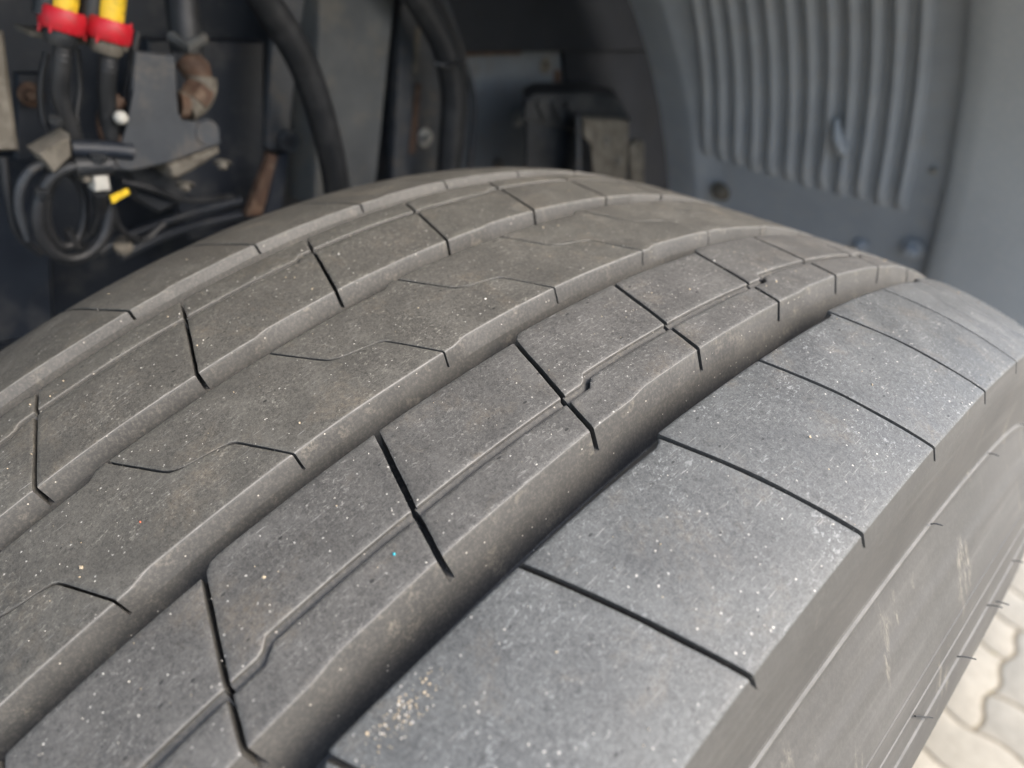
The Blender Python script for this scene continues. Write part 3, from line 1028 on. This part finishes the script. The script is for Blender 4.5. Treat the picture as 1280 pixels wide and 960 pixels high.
MB_f = tag(MB().tube([at(214, 46, -.375), at(233, 60, -.36), at(254, 48, -.375)], .004, 10).build('hose_clamp', M['beam']), 'curved metal clamp round the hose above the rusty fitting', 'clamp')
rp = empty('rusty_lever', at(138, 180, XC - .01), 'rusty curved lever with a white ball end left of the bracket', 'lever')
MB().tube(spline([at(150, 122, XC - .012), at(136, 136, XC - .012), at(132, 158, XC - .012), at(140, 178, XC - .012), at(152, 174, XC - .012)], 5), .0058, 10).build('arm', M['rust'], rp)
bb = MB(); c = at(151, 147, XC + .002)
bb.lathe(c, (1, -.4, .2), [(a * .5, b_ * .5) for a, b_ in ((-.0085, .001), (-.007, .0055), (-.003, .0082), (.001, .0088), (.005, .007), (.0078, .0035), (.0086, .0005))], 18)
bb.build('ball', M['white'], rp)
sc = empty('sensor_connector', at(68, 191, XC), 'square beige grey connector with an arm at the upper left of the cable loop', 'connector')
panel('housing', [(46, 192), (88, 168), (91, 196), (68, 218)], XC + .01, 'dusty', .02, .002, sc)
MB().tube([at(88, 185, XC), at(138, 187, XC), at(165, 190, XC)], .0055, 10).build('arm', M['chassis'], sc)
MB().tube([at(92, 208, XC), at(138, 206, XC)], .007, 10).build('lower_arm', M['box'], sc)
pc = empty('plug', at(122, 240, XC), 'small white cable plug with a cream cap below the connector arm', 'plug')
panel('shell', [(116, 211), (135, 213), (139, 238), (119, 240)], XC + .004, 'white', .012, .001, pc)
panel('cap', [(103, 210), (114, 210), (114, 229), (105, 229)], XC + .004, 'dusty', .012, .001, pc)
tag(panel('cable_tag', [(138, 246), (160, 236), (163, 242), (141, 255)], XC + .006, 'yellow', .002, .0004), 'small yellow tag beside the white cable plug', 'tag')


def ring(cx, cy, rx, ry, X, rpx, name, label, t0=0.0, t1=2 * math.pi, mat='black', tilt=0.0):
    pts = []
    n = 40
    for i in range(n + 1):
        a = t0 + (t1 - t0) * i / n
        u, v = rx * math.cos(a), ry * math.sin(a)
        pts.append(at(cx + u * math.cos(tilt) - v * math.sin(tilt), cy + u * math.sin(tilt) + v * math.cos(tilt), X + .012 * i / n))
    r = rpx / F_PX * .45
    return tag(MB().tube(pts, r, 12).build(name, M[mat]), label, 'cable', 'looped black cables')


ring(92, 266, 45, 58, XC - .01, 8, 'cable_loop', 'thick black cable loop hanging lowest at the left', -1.2, 4.6, tilt=.12)
ring(82, 262, 24, 46, XC - .03, 6, 'cable_loop', 'inner black cable loop hanging inside the thick loop', -1.4, 4.4)
ring(104, 262, 22, 48, XC - .035, 6, 'cable_loop', 'black cable strand at the right inside the thick loop', -1.9, 2.6)
hose('cable', [(64, 202, XC), (40, 212, XC - .002), (25, 235, XC - .004), (24, 265, XC - .008), (36, 300, XC - .012)], 5.5, 'bracket', 'grey arched cable left of the thick loop', 'cable')
hose('cable', [(124, 240, XC), (126, 265, XC - .01), (118, 290, XC - .02)], 8, 'black', 'short black cable dropping from the white plug', 'cable')
for lab, px, rp in (('thin black wire hanging between the two corrugated hoses', [(96, 60, XC - .02), (100, 110, XC - .02), (96, 150, XC - .018), (108, 200, XC - .015)], 3.5),
                    ('black wire curving left of the corrugated hoses', [(58, 66, XC - .03), (50, 110, XC - .03), (54, 150, XC - .028), (66, 176, XC - .02)], 4),
                    ('black wire running behind the grey bracket to the white plug', [(172, 40, XC - .03), (160, 100, XC - .028), (150, 150, XC - .02), (128, 214, XC - .004)], 5),
                    ('slack black wire drooping right of the cable loop', [(138, 250, XC - .01), (150, 285, XC - .015), (178, 300, XC - .025), (205, 280, XC - .03)], 4),
                    ('black wire crossing below the bracket toe', [(150, 226, XC - .02), (190, 236, XC - .022), (230, 250, XC - .03), (290, 246, XC - .05)], 4),
                    ('black wire at the far left edge below the stay', [(4, 196, XC - .02), (10, 240, XC - .02), (22, 290, XC - .02), (52, 318, XC - .02)], 5)):
    hose('wire', px, rp, 'black', lab, 'wire', 'loose black wires among the fittings', n=6, seg=10)
for lab, (u, v), sz in (('small black clip holding the wires below the left coupling', (70, 150), 9), ('small black clip on the thick cable loop', (52, 240), 10), ('small black clip at the foot of the right corrugated hose', (122, 196), 11)):
    c = at(u, v, XC + .004); w_ = (at(u + sz, v, XC) - at(u, v, XC)).length
    tag(MB().lathe(c, (.3, .2, 1), [(-w_ * .5, w_ * .8), (-w_ * .4, w_), (w_ * .4, w_), (w_ * .5, w_ * .8)], 14).build('cable_clip', M['box']), lab, 'clip', 'small black cable clips')
hose('brake_pipe', [(120, 318, -.40), (170, 290, -.41), (235, 268, -.42), (300, 250, -.43)], 5, 'chassis', 'upper dark pipe running behind the left tyre edge', 'pipe', 'dark pipes behind the tyre')
hose('brake_pipe', [(150, 320, -.42), (200, 296, -.43), (250, 280, -.44), (310, 266, -.45)], 6, 'chassis', 'lower dark pipe running behind the left tyre edge', 'pipe', 'dark pipes behind the tyre')
tag(panel('lower_block', [(160, 205), (225, 214), (236, 250), (200, 268), (168, 250)], XC - .03, 'box', .03, .003), 'black block under the boot shaped bracket', 'block')
tag(MB().lathe(at(156, 309, -.37), (.6, -.4, .5), [(0, .006), (.004, .007), (.007, .005)], 14).build('pipe_nut', M['dusty']), 'small pale nut just above the left tyre edge', 'nut')
tag(panel('upper_panel', [(185, 50), (330, 52), (330, 300), (240, 300), (200, 200)], -.50, 'chassis', .02, .002), 'dark blue grey panel behind the boot shaped bracket', 'panel')  # plain background panel, not a separate shield
tag(panel('lower_panel', [(-60, 190), (60, 190), (70, 420), (-60, 440)], -.46, 'chassis', .02, .004), 'dark smooth panel at the lower left behind the tyre', 'panel')  # frame surface drawn as a plain dark panel
